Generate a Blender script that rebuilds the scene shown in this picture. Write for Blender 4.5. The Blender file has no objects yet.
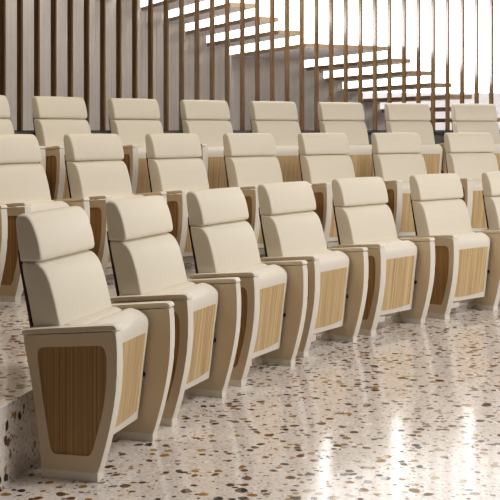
import bpy, bmesh, math, random
from mathutils import Vector, Matrix

random.seed(4)
SC = bpy.context.scene
COL = SC.collection

# ------------------------------------------------------------------ camera
F_PX, HZ, CAM_H = 1090.7, 129.5, 1.398
cam_data = bpy.data.cameras.new('camera')
cam_data.sensor_width = 36.0
cam_data.lens = 36.0 * F_PX / 500.0
cam_data.shift_x = 0.0
cam_data.shift_y = -(250.0 - HZ) / 500.0
cam_data.clip_end = 200.0
cam = bpy.data.objects.new('camera', cam_data)
cam.location = (0.0, 0.0, CAM_H)
cam.rotation_euler = (math.radians(90), 0, 0)
COL.objects.link(cam)
SC.camera = cam

# ------------------------------------------------------------------ world, lights, exposure
W = bpy.data.worlds.new('world')
SC.world = W
W.use_nodes = True
W.node_tree.nodes['Background'].inputs['Color'].default_value = (1.0, 0.72, 0.44, 1)
W.node_tree.nodes['Background'].inputs['Strength'].default_value = 0.045

def area(name, loc, target, sx, sy, power, color):
    d = bpy.data.lights.new(name, 'AREA')
    d.shape = 'RECTANGLE'; d.size = sx; d.size_y = sy
    d.energy = power; d.color = color
    o = bpy.data.objects.new(name, d)
    o.location = loc
    o.rotation_euler = (Vector(target) - Vector(loc)).to_track_quat('-Z', 'Y').to_euler()
    COL.objects.link(o)
    return o
area('stage_light', (8.0, 4.9, 3.6), (0.6, 7.0, 0.6), 2.0, 2.0, 345, (1.0, 0.97, 0.925))
area('floor_fill', (3.2, 4.8, 8.0), (2.6, 5.4, 0.0), 3.0, 3.0, 265, (1.0, 0.965, 0.92))  # added overhead fill that lifts the front floor and seat tops, no known fixture
area('side_fill', (-3.0, 6.0, 6.2), (-0.8, 10.5, 1.0), 2.5, 2.5, 130, (1.0, 0.87, 0.67))  # added warm fill for seat sides and slat faces, stands for no fixture
area('ribbed_wall_fill', (-0.8, 15.6, 6.3), (0.8, 18.8, 2.0), 6.0, 2.0, 1300, (1.0, 0.985, 0.965))  # unseen fill, added to brighten the ribbed wall behind the slats
area('stair_fill', (11.0, 19.5, 5.5), (0.5, 18.8, 1.4), 3.0, 3.0, 400, (1.0, 0.98, 0.96))  # unseen fill from the right, added for bounce light under the treads

SC.view_settings.view_transform = 'Standard'
SC.view_settings.look = 'None'
SC.view_settings.gamma = 1.0
SC.view_settings.use_curve_mapping = False
SC.view_settings.exposure = 0.0

# ------------------------------------------------------------------ layout (from the photograph's perspective)
CX, CY = 6.4734, 2.8628                 # centre of the slat screen's curve
Z2, Z3, Z_HALL = 0.317, 0.637, 1.365    # heights of the stepped platforms
C1, C2, C3 = (6.390, 2.942), (5.515, 3.231), (5.308, 3.155)   # centres of the three curved rows
R_RISER2, R_RISER3, R_HALL = 7.467, 8.26, 9.60

def polar(R, a, z=0.0, c=(CX, CY)):
    return Vector((c[0] + R * math.sin(a), c[1] + R * math.cos(a), z))

FRONT_ROW = [(-.512, 4.627, -1.281), (-.246, 5.430, -1.185), (.110, 6.203, -1.058), (.518, 6.942, -.940),
             (1.041, 7.626, -.812), (1.675, 8.231, -.717), (2.335, 8.765, -.600)]
ROWS = [[(x, y, 0.0, a) for x, y, a in FRONT_ROW],
        [(*polar(7.8475, -1.0547 + k * .1052, Z2, C2), -1.0547 + k * .1052) for k in range(-1, 7)],
        [(*polar(9.161, -0.8254 + k * .0878, Z3, C3), -0.8254 + k * .0878) for k in range(-1, 7)]]

# ------------------------------------------------------------------ materials
def srgb(r, g, b):
    f = lambda c: (c / 12.92 if c <= 0.04045 else ((c + 0.055) / 1.055) ** 2.4)
    return (f(r / 255), f(g / 255), f(b / 255), 1)

def new_mat(name):
    m = bpy.data.materials.new(name)
    m.use_nodes = True
    nt = m.node_tree
    return m, nt, nt.nodes['Principled BSDF']

def leather(name, col, rough=0.5, spec=0.35):
    m, nt, p = new_mat(name)
    p.inputs['Roughness'].default_value = rough
    p.inputs['Specular IOR Level'].default_value = spec
    tc = nt.nodes.new('ShaderNodeTexCoord')
    n = nt.nodes.new('ShaderNodeTexNoise'); n.inputs['Scale'].default_value = 420; n.inputs['Detail'].default_value = 2
    nt.links.new(tc.outputs['Object'], n.inputs['Vector'])
    b = nt.nodes.new('ShaderNodeBump'); b.inputs['Strength'].default_value = 0.05; b.inputs['Distance'].default_value = 0.002
    nt.links.new(n.outputs['Fac'], b.inputs['Height'])
    nt.links.new(b.outputs['Normal'], p.inputs['Normal'])
    n2 = nt.nodes.new('ShaderNodeTexNoise'); n2.inputs['Scale'].default_value = 5; n2.inputs['Detail'].default_value = 3
    nt.links.new(tc.outputs['Object'], n2.inputs['Vector'])
    mx = nt.nodes.new('ShaderNodeMix'); mx.data_type = 'RGBA'
    mx.inputs['A'].default_value = col
    mx.inputs['B'].default_value = (col[0] * .95, col[1] * .94, col[2] * .92, 1)
    nt.links.new(n2.outputs['Fac'], mx.inputs['Factor'])
    nt.links.new(mx.outputs['Result'], p.inputs['Base Color'])
    return m

def wood(name, light, dark, scale=(60, 60, 1.6), rough=0.5, ray=0.35):
    m, nt, p = new_mat(name)
    p.inputs['Roughness'].default_value = rough
    p.inputs['Specular IOR Level'].default_value = 0.3
    tc = nt.nodes.new('ShaderNodeTexCoord')
    oi = nt.nodes.new('ShaderNodeObjectInfo')
    cb = nt.nodes.new('ShaderNodeVectorMath'); cb.operation = 'ADD'
    sc_ = nt.nodes.new('ShaderNodeVectorMath'); sc_.operation = 'SCALE'; sc_.inputs['Scale'].default_value = 7.0
    cx = nt.nodes.new('ShaderNodeCombineXYZ')
    nt.links.new(oi.outputs['Random'], cx.inputs['X']); nt.links.new(oi.outputs['Random'], cx.inputs['Z'])
    nt.links.new(cx.outputs['Vector'], sc_.inputs[0])
    nt.links.new(tc.outputs['Object'], cb.inputs[0]); nt.links.new(sc_.outputs['Vector'], cb.inputs[1])
    mp = nt.nodes.new('ShaderNodeMapping'); mp.inputs['Scale'].default_value = scale
    nt.links.new(cb.outputs['Vector'], mp.inputs['Vector'])
    n = nt.nodes.new('ShaderNodeTexNoise'); n.inputs['Scale'].default_value = 1.0
    n.inputs['Detail'].default_value = 3; n.inputs['Roughness'].default_value = 0.6
    n.inputs['Distortion'].default_value = ray
    nt.links.new(mp.outputs['Vector'], n.inputs['Vector'])
    cr = nt.nodes.new('ShaderNodeValToRGB')
    cr.color_ramp.elements[0].position = 0.30; cr.color_ramp.elements[0].color = dark
    cr.color_ramp.elements[1].position = 0.66; cr.color_ramp.elements[1].color = light
    nt.links.new(n.outputs['Fac'], cr.inputs['Fac'])
    nt.links.new(cr.outputs['Color'], p.inputs['Base Color'])
    return m

def plain(name, col, rough=0.6, spec=0.3):
    m, nt, p = new_mat(name)
    p.inputs['Roughness'].default_value = rough
    p.inputs['Specular IOR Level'].default_value = spec
    tc = nt.nodes.new('ShaderNodeTexCoord')
    n = nt.nodes.new('ShaderNodeTexNoise'); n.inputs['Scale'].default_value = 9
    nt.links.new(tc.outputs['Object'], n.inputs['Vector'])
    mx = nt.nodes.new('ShaderNodeMix'); mx.data_type = 'RGBA'
    mx.inputs['A'].default_value = col
    mx.inputs['B'].default_value = (col[0] * .93, col[1] * .93, col[2] * .93, 1)
    nt.links.new(n.outputs['Fac'], mx.inputs['Factor'])
    nt.links.new(mx.outputs['Result'], p.inputs['Base Color'])
    return m

def terrazzo(name, base, rough_base=0.11, spec=0.5):
    m, nt, p = new_mat(name)
    L = nt.links.new
    p.inputs['Specular IOR Level'].default_value = spec
    tc = nt.nodes.new('ShaderNodeTexCoord')
    # warp for irregular pebble outlines
    nz = nt.nodes.new('ShaderNodeTexNoise'); nz.inputs['Scale'].default_value = 14; nz.inputs['Detail'].default_value = 2
    L(tc.outputs['Object'], nz.inputs['Vector'])
    sub = nt.nodes.new('ShaderNodeVectorMath'); sub.operation = 'SUBTRACT'; sub.inputs[1].default_value = (.5, .5, .5)
    L(nz.outputs['Color'], sub.inputs[0])
    scl = nt.nodes.new('ShaderNodeVectorMath'); scl.operation = 'SCALE'; scl.inputs['Scale'].default_value = 0.035
    L(sub.outputs['Vector'], scl.inputs[0])
    add = nt.nodes.new('ShaderNodeVectorMath'); add.operation = 'ADD'
    L(tc.outputs['Object'], add.inputs[0]); L(scl.outputs['Vector'], add.inputs[1])
    # fine speckle of the ground mix
    sp = nt.nodes.new('ShaderNodeTexVoronoi'); sp.inputs['Scale'].default_value = 95
    L(tc.outputs['Object'], sp.inputs['Vector'])
    bw = nt.nodes.new('ShaderNodeSeparateColor'); L(sp.outputs['Color'], bw.inputs['Color'])
    cr0 = nt.nodes.new('ShaderNodeValToRGB'); cr0.color_ramp.interpolation = 'CONSTANT'
    e = cr0.color_ramp.elements
    e[0].position = 0; e[0].color = base
    e[1].position = 0.60; e[1].color = tuple(min(1, c * 1.10) for c in base[:3]) + (1,)
    x = e.new(0.84); x.color = tuple(c * .86 for c in base[:3]) + (1,)
    x = e.new(0.94); x.color = tuple(c * .70 for c in base[:3]) + (1,)
    L(bw.outputs['Red'], cr0.inputs['Fac'])
    color = cr0.outputs['Color']
    rough = None
    layers = [  # scale, radius lo, radius hi, share of cells filled, palette
        (44, 0.14, 0.44, 0.46, [(0, (104, 78, 50)), (.22, (196, 182, 160)), (.42, (70, 46, 28)), (.6, (150, 112, 62)), (.8, (240, 236, 230))]),
        (21.0, 0.20, 0.50, 0.74, [(0, (58, 34, 16)), (.18, (148, 112, 44)), (.36, (96, 68, 38)), (.50, (36, 24, 15)), (.60, (172, 142, 92)), (.74, (84, 52, 24)), (.88, (230, 223, 214))]),
        (13.0, 0.08, 0.36, 0.50, [(0, (50, 28, 15)), (.2, (150, 116, 44)), (.34, (92, 70, 46)), (.48, (30, 20, 14)), (.64, (98, 58, 24)), (.86, (160, 140, 112))]),
    ]
    rough_sock = None
    for i, (s, lo, hi, share, pal) in enumerate(layers):
        v = nt.nodes.new('ShaderNodeTexVoronoi'); v.inputs['Scale'].default_value = s
        v.inputs['Randomness'].default_value = 0.9
        L(add.outputs['Vector'], v.inputs['Vector'])
        sep = nt.nodes.new('ShaderNodeSeparateColor'); L(v.outputs['Color'], sep.inputs['Color'])
        rad = nt.nodes.new('ShaderNodeMapRange'); rad.inputs['From Min'].default_value = 1 - share
        rad.inputs['From Max'].default_value = 1.0
        rad.inputs['To Min'].default_value = lo; rad.inputs['To Max'].default_value = hi
        rad.clamp = False
        L(sep.outputs['Green'], rad.inputs['Value'])
        gate = nt.nodes.new('ShaderNodeMath'); gate.operation = 'GREATER_THAN'; gate.inputs[1].default_value = 1 - share
        L(sep.outputs['Green'], gate.inputs[0])
        df = nt.nodes.new('ShaderNodeMath'); df.operation = 'SUBTRACT'
        L(rad.outputs['Result'], df.inputs[0]); L(v.outputs['Distance'], df.inputs[1])
        st = nt.nodes.new('ShaderNodeMapRange'); st.inputs['From Min'].default_value = 0.0; st.inputs['From Max'].default_value = 0.035
        L(df.outputs['Value'], st.inputs['Value'])
        mk = nt.nodes.new('ShaderNodeMath'); mk.operation = 'MULTIPLY'
        L(st.outputs['Result'], mk.inputs[0]); L(gate.outputs['Value'], mk.inputs[1])
        cr = nt.nodes.new('ShaderNodeValToRGB'); cr.color_ramp.interpolation = 'CONSTANT'
        ee = cr.color_ramp.elements
        ee[0].position = pal[0][0]; ee[0].color = srgb(*pal[0][1])
        ee[1].position = pal[1][0]; ee[1].color = srgb(*pal[1][1])
        for q in pal[2:]:
            z = ee.new(q[0]); z.color = srgb(*q[1])
        L(sep.outputs['Red'], cr.inputs['Fac'])
        mx = nt.nodes.new('ShaderNodeMix'); mx.data_type = 'RGBA'
        L(mk.outputs['Value'], mx.inputs['Factor']); L(color, mx.inputs['A']); L(cr.outputs['Color'], mx.inputs['B'])
        color = mx.outputs['Result']
        # every pebble is polished a little differently
        rr = nt.nodes.new('ShaderNodeMapRange'); rr.inputs['To Min'].default_value = 0.06; rr.inputs['To Max'].default_value = 0.34
        L(sep.outputs['Blue'], rr.inputs['Value'])
        rm = nt.nodes.new('ShaderNodeMix'); rm.data_type = 'FLOAT'
        L(mk.outputs['Value'], rm.inputs['Factor'])
        if rough_sock is None: rm.inputs['A'].default_value = rough_base
        else: L(rough_sock, rm.inputs['A'])
        L(rr.outputs['Result'], rm.inputs['B'])
        rough_sock = rm.outputs['Result']
    L(color, p.inputs['Base Color'])
    L(rough_sock, p.inputs['Roughness'])
    return m

def emitter(name, col, strength):
    m, nt, p = new_mat(name)
    p.inputs['Base Color'].default_value = (0.8, 0.8, 0.8, 1)
    p.inputs['Emission Color'].default_value = col
    p.inputs['Emission Strength'].default_value = strength
    return m

M = {}
M['leather'] = leather('cream_leather', (0.80, 0.74, 0.625, 1))
M['trim'] = leather('cream_trim', (0.83, 0.785, 0.705, 1), 0.45)
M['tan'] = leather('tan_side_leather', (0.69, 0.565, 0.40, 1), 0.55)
M['oak'] = wood('oak_veneer', srgb(220, 194, 150), srgb(172, 140, 96), (95, 6, 0.5), 0.5, 0.05)
M['oak_dark'] = wood('warm_oak_inset', srgb(178, 140, 88), srgb(124, 92, 54), (110, 110, 0.5), 0.5, 0.06)
M['shell'] = plain('dark_brown_shell', srgb(52, 30, 26), 0.4)
M['black'] = plain('black_rubber', srgb(20, 19, 20), 0.5)
M['terrazzo'] = terrazzo('terrazzo', srgb(220, 212, 207))
M['slat'] = wood('walnut_slat', srgb(106, 80, 48), srgb(66, 46, 25), (40, 40, 1.2), 0.16)
M['slat'].node_tree.nodes['Principled BSDF'].inputs['Specular IOR Level'].default_value = 0.8
M['stair'] = plain('stair_stone', srgb(156, 138, 112), 0.5)
M['fascia'] = plain('dark_grey_fascia', srgb(92, 87, 86), 0.5)
M['rail'] = plain('black_rail', srgb(26, 24, 26), 0.5)
M['ribbed'] = plain('ribbed_white_panel', srgb(222, 217, 211), 0.55)
M['white'] = plain('white_paint', srgb(212, 211, 216), 0.7)
M['wall'] = plain('beige_paint', srgb(205, 190, 172), 0.7)
M['glow'] = emitter('bright_daylight', (1.0, 0.985, 0.96, 1), 4.5)

# ------------------------------------------------------------------ helpers
def link_obj(name, me, parent=None):
    o = bpy.data.objects.new(name, me)
    COL.objects.link(o)
    if parent is not None: o.parent = parent
    return o

def finish(name, bm, mats, parent=None, smooth=False, angle=None):
    bmesh.ops.recalc_face_normals(bm, faces=bm.faces)
    me = bpy.data.meshes.new(name)
    bm.to_mesh(me); bm.free()
    for m in (mats if isinstance(mats, (list, tuple)) else [mats]): me.materials.append(m)
    if smooth:
        for p in me.polygons: p.use_smooth = True
        if angle: me.set_sharp_from_angle(angle=math.radians(angle))
    return link_obj(name, me, parent)

def tag(o, label=None, cat=None, group=None, kind=None):
    if label: o['label'] = label
    if cat: o['category'] = cat
    if group: o['group'] = group
    if kind: o['kind'] = kind
    return o

def empty(name, loc=(0, 0, 0), rz=0.0):
    o = bpy.data.objects.new(name, None)
    o.empty_display_size = 0.1
    o.location = loc; o.rotation_euler = (0, 0, rz)
    COL.objects.link(o)
    return o

def box(bm, x0, x1, y0, y1, z0, z1, mat=0, xf=None):
    vs = [bm.verts.new((x, y, z)) for x in (x0, x1) for y in (y0, y1) for z in (z0, z1)]
    if xf is not None:
        for v in vs: v.co = xf @ v.co
    fs = []
    for q in ((0, 1, 3, 2), (4, 6, 7, 5), (0, 4, 5, 1), (2, 3, 7, 6), (0, 2, 6, 4), (1, 5, 7, 3)):
        f = bm.faces.new([vs[i] for i in q]); f.material_index = mat; fs.append(f)
    return vs, fs

def bevel_all(bm, w, seg=2):
    bmesh.ops.bevel(bm, geom=[e for e in bm.edges], offset=w, segments=seg, profile=0.5, affect='EDGES')

def catmull(pts, n=5):
    out = []
    for i in range(len(pts) - 1):
        p0 = pts[max(i - 1, 0)]; p1 = pts[i]; p2 = pts[i + 1]; p3 = pts[min(i + 2, len(pts) - 1)]
        for k in range(n):
            t = k / n
            out.append(tuple(0.5 * (2 * p1[j] + (p2[j] - p0[j]) * t + (2 * p0[j] - 5 * p1[j] + 4 * p2[j] - p3[j]) * t * t
                             + (-p0[j] + 3 * p1[j] - 3 * p2[j] + p3[j]) * t ** 3) for j in (0, 1)))
    out.append(tuple(pts[-1]))
    return out

def loop_normals(pts):
    n = len(pts); A = sum(pts[i][0] * pts[(i + 1) % n][1] - pts[(i + 1) % n][0] * pts[i][1] for i in range(n))
    s = 1 if A > 0 else -1
    out = []
    for i in range(n):
        a = pts[i - 1]; b = pts[(i + 1) % n]
        dx, dy = b[0] - a[0], b[1] - a[1]; l = math.hypot(dx, dy) or 1
        out.append((s * dy / l, -s * dx / l))
    return out

def pillow(bm, prof, hw, r, seg=5, bulge=0.0, mats=None):
    """a (y, z) outline extruded across x with soft rounded ends"""
    nr = loop_normals(prof)
    st = []
    for k in range(seg + 1):
        th = math.pi / 2 * (1 - k / seg)
        st.append((-(hw - r + r * math.sin(th)), r * (1 - math.cos(th))))
    mid = [(-(hw - r) + 2 * (hw - r) * j / 6, 0.0) for j in range(1, 6)]
    st = st + mid + [(-x, d) for x, d in reversed(st)]
    rings = []
    n_ = len(prof)
    cy = sum(p[0] for p in prof) / n_; cz = sum(p[1] for p in prof) / n_
    sxx = sum((p[0] - cy) ** 2 for p in prof); szz = sum((p[1] - cz) ** 2 for p in prof); sxz = sum((p[0] - cy) * (p[1] - cz) for p in prof)
    th = 0.5 * math.atan2(2 * sxz, sxx - szz); e1 = (math.cos(th), math.sin(th)); e2 = (-e1[1], e1[0])
    q = [((p[0] - cy) * e1[0] + (p[1] - cz) * e1[1], (p[0] - cy) * e2[0] + (p[1] - cz) * e2[1]) for p in prof]
    h1 = max(abs(a[0]) for a in q); h2 = max(abs(a[1]) for a in q)
    for x, d in st:
        b = bulge * (1 - (x / hw) ** 2)
        k1, k2 = 1 - d / h1, 1 - d / h2
        rings.append([bm.verts.new((x, cy + a[0] * k1 * e1[0] + a[1] * k2 * e2[0] + b * max(0, n[0]),
                                    cz + a[0] * k1 * e1[1] + a[1] * k2 * e2[1] + b * .3 * max(0, n[1]))) for a, n in zip(q, nr)])
    m = len(prof)
    for a, b in zip(rings[:-1], rings[1:]):
        for i in range(m):
            bm.faces.new((a[i], a[(i + 1) % m], b[(i + 1) % m], b[i]))
    bm.faces.new(rings[0]); bm.faces.new(list(reversed(rings[-1])))

# ------------------------------------------------------------------ setting
def sector(name, c, R0, R1, a0, a1, z0, z1, mat, fascia=None, n=110):
    bm = bmesh.new(); rows = []
    for i in range(n + 1):
        a = a0 + (a1 - a0) * i / n
        rows.append([bm.verts.new(polar(R, a, z, c)) for R, z in ((R0, z0), (R0, z1), (R1, z1), (R1, z0))])
    for p, q in zip(rows[:-1], rows[1:]):
        for i in range(4):
            f = bm.faces.new((p[i], p[(i + 1) % 4], q[(i + 1) % 4], q[i]))
            if i == 0 and fascia: f.material_index = 1
    bm.faces.new(rows[0]); bm.faces.new(list(reversed(rows[-1])))
    return finish(name, bm, [mat, fascia] if fascia else mat)

def quad(name, pts, mat):
    bm = bmesh.new(); bm.faces.new([bm.verts.new(p) for p in pts])
    return finish(name, bm, mat)

def slab(name, x0, x1, y0, y1, z0, z1, mat):
    bm = bmesh.new(); box(bm, x0, x1, y0, y1, z0, z1)
    return finish(name, bm, mat)

def structure(o): return tag(o, kind='structure')

structure(slab('floor', -12, 16, -5, 27, -0.2, 0.0, M['terrazzo']))
structure(sector('seating_platform', C1, R_RISER2, 9.9, -1.93, 0.75, 0.0, Z2, M['terrazzo']))
structure(sector('seating_platform_upper', C2, R_RISER3, 11.4, -1.85, 0.75, 0.0, Z3, M['terrazzo']))
structure(sector('gallery_floor', C3, R_HALL, 26.0, -1.25, 0.75, 0.0, Z_HALL, M['terrazzo'], M['fascia']))

structure(sector('trim_1', C3, R_HALL - .015, R_HALL + .16, -1.25, 0.75, Z_HALL - .03, Z_HALL + .008, M['rail']))

# far wall of the gallery: sill wall, bright window band, wall, clerestory windows, ceiling
YB = 25.0
structure(slab('wall_back', -12, 14, YB, YB + 0.2, Z_HALL, 2.24, M['white']))
bm = bmesh.new(); box(bm, -12, 14, YB + 0.02, YB + 0.12, 2.24, 4.5)
structure(finish('window_1', bm, M['glow']))
structure(slab('wall_back_upper', -12, 14, YB, YB + 0.2, 4.5, 12.5, M['wall']))
M['glow_high'] = emitter('soft_daylight', (1.0, 0.98, 0.95, 1), 3.0)
M['glow_strip'] = emitter('clear_daylight', (1.0, 0.985, 0.96, 1), 5.0)
bm = bmesh.new(); box(bm, 1.2, 9.0, YB - .03, YB + 0.1, 6.0, 9.2)
structure(finish('window_2', bm, M['glow_high']))
for i, (x, z0) in enumerate(((1.72, 5.5), (3.44, 5.0), (4.93, 4.65))):
    bm = bmesh.new(); box(bm, x - .16, x + .16, YB - .05, YB + 0.1, z0, 9.2)
    structure(finish('window_%d' % (i + 3), bm, M['glow_strip']))
structure(slab('ceiling', -12, 16, 12.0, YB + 0.2, 12.5, 12.7, M['wall']))

# ------------------------------------------------------------------ theater seat
PANEL_W, PANEL_T = 0.6474, 0.0588
FRONT = [(.079, .600), (.0835, .540), (.0845, .475), (.081, .384), (.066, .278), (.040, .164), (.012, .066), (.002, .036)]
BACK = [(-.244, .036), (-.262, .20), (-.286, .36), (-.308, .47), (-.327, .565)]
IN_F = [(.034, .545), (.040, .48), (.037, .384), (.022, .278), (-.004, .18), (-.026, .102)]
IN_B = [(-.200, .098), (-.220, .20), (-.240, .32), (-.256, .43), (-.268, .520)]

def resample(pts, n):
    d = [0]
    for a, b in zip(pts[:-1], pts[1:]): d.append(d[-1] + math.hypot(b[0] - a[0], b[1] - a[1]))
    out = []
    for k in range(n):
        s = d[-1] * k / n
        i = max(j for j in range(len(d)) if d[j] <= s + 1e-12); i = min(i, len(pts) - 2)
        t = (s - d[i]) / (d[i + 1] - d[i])
        out.append((pts[i][0] + (pts[i + 1][0] - pts[i][0]) * t, pts[i][1] + (pts[i + 1][1] - pts[i][1]) * t))
    return out

NS = 20
def loop4(front, back):
    f = catmull(front, 6); b = catmull(back, 6)
    return (resample(f, NS) + resample([f[-1], b[0]], NS) + resample(b, NS) + resample([b[-1], f[0]], NS))

OUTER = loop4(FRONT, BACK)
INNER = loop4(IN_F, IN_B)
_in = list(INNER); _n = len(_in)     # round the four corners of the inset
for c in range(4):
    p0, p1, p2 = _in[(c * NS - 2) % _n], _in[c * NS], _in[(c * NS + 2) % _n]
    for k in range(-1, 2):
        t = (k + 2) / 4
        INNER[(c * NS + k) % _n] = tuple((1 - t) ** 2 * p0[j] + 2 * t * (1 - t) * p1[j] + t * t * p2[j] for j in (0, 1))

def side_panel(side, parent):
    """side -1: panel on the left in the photograph, +1: on the right"""
    xo = side * PANEL_W / 2; xi = side * (PANEL_W / 2 - PANEL_T)
    rec = 0.010
    bm = bmesh.new()
    V = lambda x, L: [bm.verts.new((x, p[0], p[1])) for p in L]
    oo, oi_ = V(xo, OUTER), V(xi, OUTER)
    ii, ir = V(xo, INNER), V(xo - side * rec, INNER)
    n = len(OUTER)
    def strip(a, b, m):
        for i in range(n):
            f = bm.faces.new((a[i], a[(i + 1) % n], b[(i + 1) % n], b[i])); f.material_index = m
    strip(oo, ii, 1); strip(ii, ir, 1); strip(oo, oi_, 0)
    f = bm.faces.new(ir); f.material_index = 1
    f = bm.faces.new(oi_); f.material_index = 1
    edges = [e for e in bm.edges if (e.verts[0] in oo and e.verts[1] in oo) or (e.verts[0] in oi_ and e.verts[1] in oi_)]
    bmesh.ops.bevel(bm, geom=edges, offset=0.004, segments=2, profile=0.5, affect='EDGES')
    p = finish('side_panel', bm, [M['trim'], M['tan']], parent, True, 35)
    # oak inset
    bm = bmesh.new()
    sh = [(a[0] + (0.0 if True else 0), a[1]) for a in INNER]
    a_ = [bm.verts.new((xo - side * 0.006, q[0], q[1])) for q in sh]
    b_ = [bm.verts.new((xo - side * 0.0105, q[0], q[1])) for q in sh]
    for i in range(n): bm.faces.new((a_[i], a_[(i + 1) % n], b_[(i + 1) % n], b_[i]))
    bm.faces.new(a_); bm.faces.new(b_)
    tag(finish('wood_inset', bm, M['oak_dark'], p), label='darker oak veneer inset')
    # armrest cap
    zt = lambda y: .628 + (y - .08) * .0975
    zb = lambda y: .6055 + (y - .08) * .0905
    cap = []
    r = .020
    for k in range(7):
        th = math.pi / 2 * k / 6
        cap.append((.083 - r + r * math.cos(th), zt(.06) - r + r * math.sin(th)))
    cap += [(y, zt(y)) for y in (.02, -.06, -.14, -.22, -.315)]
    cap += [(-.330, zt(-.330) - .003), (-.335, zt(-.335) - .009), (-.332, zb(-.332))]
    cap += [(y, zb(y)) for y in (-.22, -.12, -.02, .082)]
    bm = bmesh.new()
    A = [bm.verts.new((xo + side * .001, q[0], q[1])) for q in cap]
    B = [bm.verts.new((xi - side * .001, q[0], q[1])) for q in cap]
    m = len(cap)
    for i in range(m):
        f = bm.faces.new((A[i], A[(i + 1) % m], B[(i + 1) % m], B[i])); f.material_index = 0
    for L in (A, B):
        f = bm.faces.new(L); f.material_index = 1
    edges = [e for e in bm.edges if (e.verts[0] in A and e.verts[1] in A) or (e.verts[0] in B and e.verts[1] in B)]
    bmesh.ops.bevel(bm, geom=edges, offset=0.003, segments=2, profile=0.5, affect='EDGES')
    finish('armrest', bm, [M['trim'], M['tan']], p, True, 35)
    # foot
    bm = bmesh.new()
    x0, x1 = sorted((xo - side * .001, xi + side * .001))
    box(bm, x0, x1, -.246, .001, 0.0, .0365)
    bevel_all(bm, .0015, 1)
    finish('foot', bm, M['trim'], p)
    return p

def theater_seat():
    root = empty('theater_seat')
    side_panel(-1, root); side_panel(1, root)
    # headrest cushion
    prof = catmull([(-.376, .852), (-.388, .93), (-.397, 1.008), (-.395, 1.034), (-.380, 1.048), (-.350, 1.047), (-.328, 1.030),
                    (-.308, .993), (-.291, .945), (-.281, .900), (-.278, .873), (-.284, .860), (-.300, .855)], 3)
    bm = bmesh.new(); pillow(bm, prof, .2625, .016, 5, .008)
    finish('headrest', bm, M['leather'], root, True, 60)
    # backrest cushion
    prof = catmull([(-.312, .560), (-.341, .70), (-.371, .845), (-.345, .853), (-.312, .852), (-.288, .844), (-.267, .826), (-.247, .793),
                    (-.230, .745), (-.214, .69), (-.200, .63), (-.190, .585), (-.198, .560), (-.25, .552)], 3)
    bm = bmesh.new(); pillow(bm, prof, .2610, .015, 5, .014)
    finish('backrest', bm, M['leather'], root, True, 60)
    # thin dark back shell
    bm = bmesh.new()
    pr = [(-.312, .545), (-.371, .848), (-.380, .900), (-.386, .900), (-.381, .848), (-.322, .545)]
    A = [bm.verts.new((-.258, *q)) for q in pr]; B = [bm.verts.new((.258, *q)) for q in pr]
    for i in range(6): bm.faces.new((A[i], A[(i + 1) % 6], B[(i + 1) % 6], B[i]))
    bm.faces.new(A); bm.faces.new(B)
    tag(finish('back_shell', bm, M['shell'], root), label='thin dark brown back shell')
    # folded-up seat: cream shell with oak underside, and its cushion behind
    prof = catmull([(-.060, .107), (-.041, .25), (-.028, .367), (-.013, .48), (-.008, .535), (-.016, .564), (-.042, .585), (-.074, .597),
                    (-.100, .600), (-.116, .588), (-.120, .55), (-.128, .40), (-.145, .24), (-.150, .135), (-.135, .112), (-.09, .105)], 3)
    bm = bmesh.new(); pillow(bm, prof, .244, .012, 4, .0)
    sh = finish('seat_shell', bm, M['trim'], root, True, 50)
    # oak board on the underside
    def yf(z):
        P = [(.107, -.060), (.25, -.041), (.367, -.028), (.48, -.013), (.56, -.008)]
        for (za, ya), (zb_, yb) in zip(P[:-1], P[1:]):
            if z <= zb_: return ya + (yb - ya) * (z - za) / (zb_ - za)
        return P[-1][1]
    bm = bmesh.new(); g = []
    for j in range(9):
        z = .150 + (.500 - .150) * j / 8
        g.append([(x, z) for x in (-.206, -.10, 0, .10, .206)])
    front = [[bm.verts.new((x, yf(z) + .0035, z - (.012 * (1 - (x / .206) ** 2) if j == 0 else 0))) for x, z in row] for j, row in enumerate(g)]
    back = [[bm.verts.new((v.co.x, v.co.y - .012, v.co.z)) for v in row] for row in front]
    for j in range(8):
        for i in range(4):
            bm.faces.new((front[j][i], front[j][i + 1], front[j + 1][i + 1], front[j + 1][i]))
            bm.faces.new((back[j][i], back[j + 1][i], back[j + 1][i + 1], back[j][i + 1]))
        for i in (0, 4): bm.faces.new((front[j][i], front[j + 1][i], back[j + 1][i], back[j][i]))
    for j in (0, 8):
        for i in range(4): bm.faces.new((front[j][i], back[j][i], back[j][i + 1], front[j][i + 1]))
    tag(finish('wood_panel', bm, M['oak'], sh), label='oak veneer board')
    prof = catmull([(-.122, .575), (-.134, .592), (-.158, .602), (-.184, .604), (-.206, .590), (-.212, .54), (-.200, .42), (-.190, .28),
                    (-.172, .19), (-.155, .19), (-.150, .24), (-.132, .40)], 3)
    bm = bmesh.new(); pillow(bm, prof, .243, .02, 4, 0)
    finish('seat_cushion', bm, M['leather'], root, True, 60)
    # rubber buffers of the hinge
    for s in (-1, 1):
        bm = bmesh.new()
        bmesh.ops.create_cone(bm, cap_ends=True, segments=20, radius1=.012, radius2=.012, depth=.026,
                              matrix=Matrix.Translation((s * .2545, -.045, .30)) @ Matrix.Rotation(math.pi / 2, 4, 'Y'))
        bevel_all(bm, .002, 1) if False else None
        tag(finish('hinge_buffer', bm, M['black'], root, True, 40), label='black hinge buffer')
    # crossbar between the two panels with a short bracket
    bm = bmesh.new(); box(bm, -.266, .266, -.215, -.185, .05, .085)
    bevel_all(bm, .004, 2)
    cb = finish('crossbar', bm, M['trim'], root, True, 40)
    bm = bmesh.new(); box(bm, .02, .16, -.186, -.10, .045, .095)
    bevel_all(bm, .008, 3)
    finish('bracket', bm, M['trim'], cb, True, 40)
    return root

def children(o): return [c for c in bpy.data.objects if c.parent == o]

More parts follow.
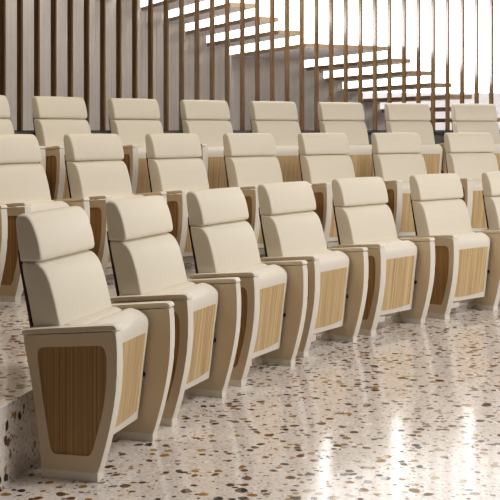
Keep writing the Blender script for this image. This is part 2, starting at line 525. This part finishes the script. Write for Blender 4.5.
def copy_tree(o, parent=None):
    c = o.copy(); COL.objects.link(c); c.parent = parent
    for ch in children(o): copy_tree(ch, c)
    return c

ORD = ['first', 'second', 'third', 'fourth', 'fifth', 'sixth', 'seventh', 'eighth', 'ninth']
LABELS = [[], [], []]
LABELS[0] = ['cream folding theater seat nearest the camera, oak-inset end panel in full view',
             'second cream folding theater seat from the left end of the front row',
             'third cream folding theater seat from the left end of the front row',
             'fourth cream folding theater seat from the left, middle of the front row',
             'fifth cream folding theater seat from the left end of the front row',
             'sixth cream folding theater seat from the left, last front-row seat in full view',
             'front-row cream theater seat cut off by the right edge of the photo']
LABELS[1] = ['middle-row theater seat showing only one cream armrest panel at left photo edge',
             'middle-row cream theater seat cut by the left photo edge, behind the nearest front seat'] + \
            ['%s middle-row cream theater seat with its headrest whole, from the left' % ORD[i] for i in range(0, 6)]
LABELS[2] = ['back-row cream theater seat cut by the left photo edge, before the slat screen'] + \
            ['%s whole cream theater seat from the left in the back row, before the slat screen' % ORD[i] for i in range(0, 7)]
GROUPS = ['cream theater seats of the front row', 'cream theater seats of the middle row', 'cream theater seats of the back row']

proto = theater_seat(); first = True
for r, row in enumerate(ROWS):
    for k, (x, y, z, a) in enumerate(row):
        o = proto if first else copy_tree(proto)
        first = False
        o.location = (x, y, z)
        o.rotation_euler = (0, 0, math.pi - a)      # local +y looks at the centre of the curve
        tag(o, LABELS[r][k], 'theater seat', GROUPS[r])

# ------------------------------------------------------------------ slat screen (arc around the same centre)
R_S, S_A0, S_DA, S_N = 14.6, -0.7164, 0.01672, 33
xs0, xs1 = 2.7, 491.2
def ang_at(px, R):
    lo, hi = -1.5, 0.5
    for _ in range(60):
        m = (lo + hi) / 2; p = polar(R, m)
        if 250 + F_PX * p.x / p.y < px: lo = m
        else: hi = m
    return lo
S_A0 = ang_at(xs0, R_S); S_DA = (ang_at(xs1, R_S) - S_A0) / (S_N - 1)
screen = empty('slat_screen', polar(R_S, S_A0 + 16 * S_DA, Z_HALL))
tag(screen, 'tall curved screen of spaced dark brown wooden slats behind the back row', 'slat screen')
inv = Matrix.Translation(-screen.location)
bm = bmesh.new(); n = 60; rows = []
for i in range(n + 1):
    a = S_A0 - 6 * S_DA + (S_N + 11) * S_DA * i / n
    rows.append([bm.verts.new(inv @ polar(R, a, z)) for R, z in ((R_S - .075, Z_HALL), (R_S - .075, Z_HALL + .022), (R_S + .075, Z_HALL + .022), (R_S + .075, Z_HALL))])
for p, q in zip(rows[:-1], rows[1:]):
    for i in range(4): bm.faces.new((p[i], p[(i + 1) % 4], q[(i + 1) % 4], q[i]))
bm.faces.new(rows[0]); bm.faces.new(rows[-1])
tag(finish('base_rail', bm, M['rail'], screen), label='thin black base rail')
bm = bmesh.new(); box(bm, -.014, .014, -.056, .056, .022, 8.5); bevel_all(bm, .002, 1)
slat0 = finish('slat', bm, M['slat'], screen)
for k in range(-3, S_N + 4):
    a = S_A0 + k * S_DA
    s = slat0 if k == -3 else slat0.copy()
    if k != -3: COL.objects.link(s); s.parent = screen
    s.location = polar(R_S, a, Z_HALL) - screen.location
    s.rotation_euler = (0, 0, -a)

# ------------------------------------------------------------------ staircase behind the screen
U = Vector((0.902, 0.431, 0))          # down the flight, to the right
Vv = Vector((-0.431, 0.902, 0))        # along a tread, away from the camera
def ray(px, py, Y):
    return Vector(((px - 250) * Y / F_PX, Y, CAM_H + (HZ - py) * Y / F_PX))
LAND = ray(306, 43.2, 16.75)             # front left corner of the landing
T_LEN, T_TH, RUN, RISE = 2.77, 0.066, 0.405, 0.188
LAND_LEN = 1.47
stair = empty('staircase', (LAND.x, LAND.y, Z_HALL))
tag(stair, 'open staircase of long floating stone treads rising to the left behind the slats', 'staircase')
base = stair.location.copy()
def tread_mesh(name, org, run, length=T_LEN):
    bm = bmesh.new()
    vs = []
    for z in (org.z - T_TH, org.z):
        for a, b in ((0, 0), (run, 0), (run, length), (0, length)):
            vs.append(bm.verts.new(Vector((org.x, org.y, z)) + U * a + Vv * b - base))
    for n_, q in enumerate(((0, 3, 2, 1), (4, 5, 6, 7), (0, 1, 5, 4), (1, 2, 6, 5), (2, 3, 7, 6), (3, 0, 4, 7))):
        f = bm.faces.new([vs[i] for i in q]); f.material_index = 1 if n_ == 0 else 0
    return finish(name, bm, [M['stair'], M['white']], stair)
tread_mesh('landing', LAND, LAND_LEN)
steps = [(0.0, LAND_LEN, LAND.z)]
o = LAND + U * (LAND_LEN + .04)
for i in range(6):
    org = o + U * (RUN * i) - Vector((0, 0, RISE * (i + 1)))
    tread_mesh('tread', org, RUN); steps.append((LAND_LEN + RUN * i, RUN, org.z))
for i in range(1, 12):
    org = LAND - U * (RUN * i + .06) + Vector((0, 0, RISE * i))
    tread_mesh('tread', org, RUN); steps.append((-RUN * i - .06, RUN, org.z))
# ribbed wall that carries the treads at their far ends, stepped along the flight
steps.sort()
bm = bmesh.new()
th = 0.16
def wall_pt(u, v, z): 
    p = LAND + U * u + Vv * (T_LEN + v); return Vector((p.x, p.y, z)) - base
for (u, run, zt) in steps:
    m = max(1, int(round(run / 0.0675))); w = run / m
    for j in range(m):     # vertical ribs
        ua = u + w * j
        prof = [(0, 0), (.12, -.005), (.88, -.005), (1, 0)]
        q = [wall_pt(ua + w * t, v, z) for z in (Z_HALL, zt - .004) for t, v in prof]
        vs = [bm.verts.new(p) for p in q]
        for i in range(3): bm.faces.new((vs[i], vs[i + 1], vs[i + 5], vs[i + 4]))
    c = [bm.verts.new(wall_pt(a, b, z)) for z in (Z_HALL, zt - .004) for a, b in ((u, 0), (u + run, 0), (u + run, th), (u, th))]
    for q in ((0, 3, 2, 1), (4, 5, 6, 7), (0, 1, 5, 4), (1, 2, 6, 5), (2, 3, 7, 6), (3, 0, 4, 7)): bm.faces.new([c[i] for i in q])
tag(finish('support_wall', bm, M['ribbed'], stair), label='ribbed off-white wall under the flight')
